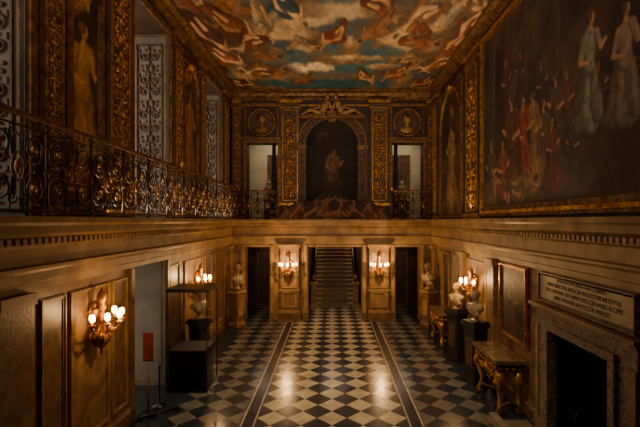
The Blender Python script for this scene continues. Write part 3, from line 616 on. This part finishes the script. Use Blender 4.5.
# ================================================================= CONSOLE TABLES
def console(u0,u1,h):
    mb=MB(TR); d=.72; w0=.09
    mb.box(u0,u1,h-.07,h,w0,d,TABTOP); mb.box(u0+.03,u1-.03,h-.1,h-.07,w0+.02,d-.03,DGOLD); mb.box(u0+.06,u1-.06,h-.24,h-.1,w0+.03,d-.06,DGOLD)
    n=int((u1-u0)/.14)
    for k in range(n):
        u=u0+.1+(u1-u0-.2)*(k+.5)/n; mb.ell(u,h-.17,d-.05,.05,.045,.03,GOLD,8,5)
    for k in range(4): mb.ell(u0+.055,h-.17,.2+k*.13,.03,.045,.05,GOLD,8,5)
    for u,sg in ((u0+.14,1),(u1-.14,-1)):
        for w in (d-.14,w0+.1):
            pts=[(u,h-.24,w),(u-sg*.05,h-.38,w+.03),(u-sg*.01,h-.55,w),(u+sg*.07,h-.75,w-.03),(u+sg*.04,.22,w-.01),(u-sg*.03,.1,w+.02),(u,.05,w)]
            mb.tube(pts,[.085,.1,.07,.045,.04,.05,.07],GOLD,10)
            mb.ell(u,.05,w,.08,.05,.08,DGOLD,10,6); mb.tube(spiral(u-sg*.03,h-.36,.09,0,1.3,sg,w+.09 if w>.3 else w,12),.018,DGOLD,5)
            mb.box(u-.09,u+.09,0,.03,w-.09,w+.09,DARKSTONE)
        mb.tube([(u,.16,w0+.1),(u,.24,.4),(u,.16,d-.14)],.03,DGOLD,8)
    c=(u0+u1)/2
    for sg in (-1,1):
        mb.tube([(c+sg*(u1-u0)*.38,h-.28,d-.1),(c+sg*(u1-u0)*.25,h-.42,d-.1),(c+sg*.1,h-.36,d-.1)],[.03,.045,.05],GOLD,8)
        mb.tube(spiral(c+sg*.28,h-.36,.1,pi/2,1.4,sg,d-.08,14),.02,GOLD,5)
    mb.ell(c,h-.33,d-.08,.11,.14,.06,GOLD,12,8)
    mb.tube([(u0+.14,.2,d-.14),(c,.3,.4),(u1-.14,.2,d-.14)],.03,DGOLD,8); mb.lathe(c,.4,[(.05,.3),(.1,.36),(.11,.44),(.05,.52),(.01,.56)],GOLD,12)
    return mb.done('console_table')
console(8.42,9.85,1.12); console(12.95,14.35,1.05)

# ================================================================= BUSTS
def bust(x,y,ph,ang,s=1.,dark=False):
    T=TF(x,y,0,ang); mb=MB(T); pm=DARKSTONE if dark else STONE2
    mb.box(-.24,.24,0,.1,-.24,.24,pm); mb.box(-.2,.2,.1,.17,-.2,.2,TRIM if not dark else pm)
    h=ph; vs=[(-.17,.17,-.17),(.17,.17,-.17),(.17,.17,.17),(-.17,.17,.17),(-.2,h-.14,-.2),(.2,h-.14,-.2),(.2,h-.14,.2),(-.2,h-.14,.2)]
    mb.add(vs,[(0,3,2,1),(4,5,6,7),(0,1,5,4),(1,2,6,5),(2,3,7,6),(3,0,4,7)],pm)
    mb.box(-.12,.12,.4,h-.4,.185,.2,TRIM if not dark else BROWN); mb.box(-.25,.25,h-.14,h-.06,-.25,.25,TRIM if not dark else pm); mb.box(-.22,.22,h-.06,h,-.22,.22,pm)
    mb.done('bust_pedestal')
    b=MB(TF(x,y,h,ang)); m=MARBLE; q=lambda *a:tuple(k*s for k in a)
    b.lathe(0,0,[(.12*s,0),(.12*s,.03*s),(.07*s,.05*s),(.055*s,.1*s),(.085*s,.15*s)],m,16)
    b.ell(*q(0,.3,0),.2*s,.17*s,.12*s,m,14,10); b.cap(q(-.19,.34,0),q(.19,.34,0),.09*s,.09*s,m); b.ell(*q(.1,.26,.06),.1*s,.11*s,.07*s,m); b.ell(*q(-.1,.26,.06),.1*s,.11*s,.07*s,m)
    for k in range(4): b.cap(q(-.22+.03*k,.38-.02*k,.06),q(.1+.05*k,.14+.02*k,.09),.03*s,.025*s,m)
    b.cap(q(0,.38,0),q(0,.53,.015),.062*s,.056*s,m)
    b.ell(*q(0,.64,.02),.085*s,.12*s,.1*s,m,14,10); b.ell(*q(0,.56,.07),.045*s,.035*s,.04*s,m); b.cap(q(0,.67,.11),q(0,.625,.135),.013*s,.02*s,m)
    b.ell(*q(.035,.66,.105),.02*s,.012*s,.015*s,m); b.ell(*q(-.035,.66,.105),.02*s,.012*s,.015*s,m); b.cap(q(-.045,.685,.105),q(.045,.685,.105),.014*s,.014*s,m); b.cap(q(-.022,.59,.11),q(.022,.59,.11),.01*s,.01*s,m)
    b.ell(*q(0,.69,-.02),.1*s,.1*s,.11*s,m,12,8)
    for k in range(9): a=2*pi*k/9; b.ell(.085*s*math.cos(a),(.7+.02*(k%2))*s,(-.015+.085*math.sin(a))*s,.035*s,.035*s,.035*s,m,8,6)
    for e in (-1,1): b.ell(*q(e*.088,.64,.01),.014*s,.03*s,.02*s,m,8,6)
    return fuse(b,'marble_bust',.011*s)
bust(3.62,15.75,1.4,-pi/3,1.25); bust(3.55,11.95,1.45,-pi/3,.95,True); bust(3.52,10.3,1.5,-pi/2.6,.95,True)
bust(-3.56,15.75,1.4,pi/3,1.2); bust(-3.6,11.4,1.3,pi/3,1.05,True)
for xx in (X_(262),X_(410)):
    mb=MB(TF(xx,18.6,3.95)); mb.box(-.2,.2,0,.9,-.2,.2,DARKSTONE); mb.box(-.24,.24,.9,.96,-.24,.24,TRIM)
    mb.lathe(0,0,[(.12,.96),(.12,1.0),(.05,1.06),(.16,1.2),(.22,1.4),(.19,1.52),(.1,1.6),(.14,1.66),(.11,1.68),(.03,1.78),(.01,1.84)],MARBLE,20); mb.done('marble_urn')

# ================================================================= SCONCES
def light(name,typ,loc,e,col,**k):
    l=bpy.data.lights.new(name,typ); l.energy=e; l.color=col
    for a,b in k.items():
        if a!='rot': setattr(l,a,b)
    o=bpy.data.objects.new(name,l); o.location=loc; o.rotation_euler=k.get('rot',(0,0,0)); bpy.context.collection.objects.link(o); return o
WARM=(1.,.58,.24)
def sconce(T,u,v,s=1.,w0=0.,e=22,arms=5):
    f=lambda a,b,c:(u+a*s,v+b*s,w0+c*s); mb=MB(lambda a,b,c:T(*f(a,b,c)))
    mb.ell(0,0,.02,.1,.3,.03,GOLD,14,10); mb.ell(0,.3,.04,.09,.08,.05,GOLD,10,6); mb.ell(0,-.3,.04,.07,.1,.05,GOLD,10,6)
    for sg in (-1,1):
        mb.tube(spiral(sg*.1,.2,.09,pi/2,1.3,-sg,.03,12),.016,GOLD,5); mb.tube(spiral(sg*.09,-.2,.08,-pi/2,1.3,sg,.03,12),.016,GOLD,5)
    mb.lathe(0,.14,[(.0,-.52),(.03,-.48),(.02,-.43),(.08,-.36),(.13,-.26),(.14,-.2),(.09,-.14),(.04,-.1),(.04,.0),(.075,.05),(.05,.12),(.03,.2),(.07,.25),(.045,.32),(.06,.36),(.08,.42),(.06,.5),(.02,.56),(.0,.6)],GOLD,16)
    for k in range(8): a=2*pi*k/8; mb.ell(.13*math.cos(a),-.24,.14+.13*math.sin(a)*.9,.03,.07,.03,DGOLD,6,5)
    for k in range(arms):
        a=.12+(pi-.24)*k/(arms-1); c,d=math.cos(a),math.sin(a); r=.34
        p=[(.06*c,-.02,.14+.06*d),(.17*c,-.12,.14+.17*d),(.27*c,-.1,.14+.24*d),(r*c,.0,.14+r*.85*d)]
        mb.tube(p,[.022,.02,.018,.018],GOLD,6)
        mb.lathe(r*c,.14+r*.85*d,[(.015,0),(.055,.03),(.05,.045),(.02,.05),(.02,.09)],GOLD,10)
        mb.lathe(r*c,.14+r*.85*d,[(.02,.09),(.042,.12),(.046,.16),(.036,.2),(.03,.21)],BULB,10)
    o=mb.done('wall_sconce')
    lp=T(*f(0,.22,.66)); l=light('sconce_lamp','POINT',lp,e,WARM,shadow_soft_size=.03); l.parent=o
    return o
sconce(TB,X_(289),2.12,.95,.24,85); sconce(TB,X_(378.5),2.12,.95,.24,85)
sconce(TL,6.95,2.25,1.0,.05,30); sconce(TL,12.2,2.15,.95,.05,50)
sconce(TR,11.55,2.15,.95,.05,46)

# ================================================================= GLASS CASE
x0,x1,ya,yb=-3.78,-2.86,9.62,10.48
mb=MB(lambda u,v,w:(u,v,w)); t=.02
mb.box(x0,x1,ya,yb,0,.06,BLACK); mb.box(x0+.04,x1-.08,ya+.04,yb-.04,.06,.9,BLACK); mb.box(x0+.02,x1-.06,ya+.02,yb-.02,.9,.96,CLOTH)
mb.box(x0-.02,x1+.02,ya-.02,yb+.02,2.3,2.38,BLACK)
for x in (x0,x1-t):
    for y in (ya,yb-t): mb.box(x,x+t,y,y+t,.06,2.3,BLACK)
for (ax,ay),(bx,by) in (((x0+t,ya+.008),(x1-t,ya+.008)),((x0+t,yb-.008),(x1-t,yb-.008)),((x0+.008,ya+t),(x0+.008,yb-t)),((x1-.008,ya+t),(x1-.008,yb-t))):
    mb.add([(ax,ay,.06),(bx,by,.06),(bx,by,2.3),(ax,ay,2.3)],[(0,1,2,3)],GLASS)
mb.done('glass_display_case')
mb=MB(TF(-3.74,8.55)); mb.box(-.16,.16,0,.03,-.16,.16,BLACK); mb.tube([(0,.03,0),(0,1.12,0)],.018,RED,8); mb.box(-.1,.1,1.1,1.66,-.015,.015,RED); mb.box(-.11,.11,1.09,1.11,-.02,.02,BLACK); mb.done('red_sign_stand')
mb=MB(TF(-3.68,8.95)); mb.lathe(0,0,[(.14,0),(.14,.02),(.03,.04),(.017,.06),(.017,.8),(.03,.82),(.03,.86),(.0,.89)],BLACK,14); mb.done('barrier_post')
mb=MB(lambda u,v,w:(u,v,w)); mb.tube([(-3.8,8.3,.05),(-3.2,8.75,.05)],.02,BLACK,6)
for x,y in ((-3.8,8.3),(-3.2,8.75)): mb.box(x-.05,x+.05,y-.05,y+.05,0,.035,BLACK)
mb.done('floor_barrier_bar')

# ================================================================= LIGHT
w=bpy.data.worlds.new('World'); bpy.context.scene.world=w; w.use_nodes=True
bg=w.node_tree.nodes['Background']; bg.inputs[0].default_value=(.78,.72,.62,1); bg.inputs[1].default_value=.5
for (a,b,z0,z1) in UW+LW:
    e=26 if z0<1 else (45 if a<5 else 85)
    light('window_daylight','AREA',(-5.35,(a+b)/2,(z0+z1)/2),e,(1,.84,.64),shape='RECTANGLE',size=z1-z0-.2,size_y=b-a-.1,rot=(0,-pi/2,0))
light('overhead_fill','AREA',(0,6.6,8.9),200,(1,.78,.5),shape='RECTANGLE',size=1.2,size_y=4,rot=(math.radians(28),0,0),spread=math.radians(70))  # added fill above the view, brightens the floor; no real fitting
light('ledge_fill','AREA',(3.8,11,4.06),95,(1,.74,.44),shape='RECTANGLE',size=.12,size_y=9,rot=(0,pi-.5,0),spread=math.radians(120))  # added fill strips hidden on both ledges to brighten ceiling and upper walls
light('ledge_fill','AREA',(-3.85,11,4.06),80,(1,.74,.44),shape='RECTANGLE',size=.12,size_y=9,rot=(0,pi+.5,0),spread=math.radians(120))
light('rear_fill','AREA',(0,-2,6.8),110,(1,.76,.5),shape='RECTANGLE',size=4,size_y=2,rot=(math.radians(100),0,0),spread=math.radians(75))  # added fill behind the camera, stands for no real lamp
light('corridor_light','AREA',(-2.8,18.4,7.8),24,(1,.88,.68),size=1.2); light('corridor_light','AREA',(3.0,18.4,7.8),24,(1,.88,.68),size=1.2)
light('stair_fill','AREA',(.1,23,5.3),110,(1,.8,.56),size=1.2); light('stair_fill','AREA',(.1,18.2,3.25),10,(1,.74,.46),size=1.)  # added fill lamps, out of view, to brighten the stairs
light('lobby_fill','AREA',(-3.0,18.5,3.25),7,(1,.74,.46),size=.8); light('lobby_fill','AREA',(3.0,18.5,3.25),7,(1,.74,.46),size=.8)  # small added fills so the side doors show faintly

cam=bpy.data.cameras.new('Camera'); co=bpy.data.objects.new('Camera',cam); bpy.context.collection.objects.link(co)
co.location=(0,0,CZ); co.rotation_euler=(pi/2,0,0); cam.sensor_width=36; cam.lens=F/640*36
cam.shift_x=-(CX-320)/640; cam.shift_y=(CY-213.5)/640
cam.clip_start=.05; bpy.context.scene.camera=co
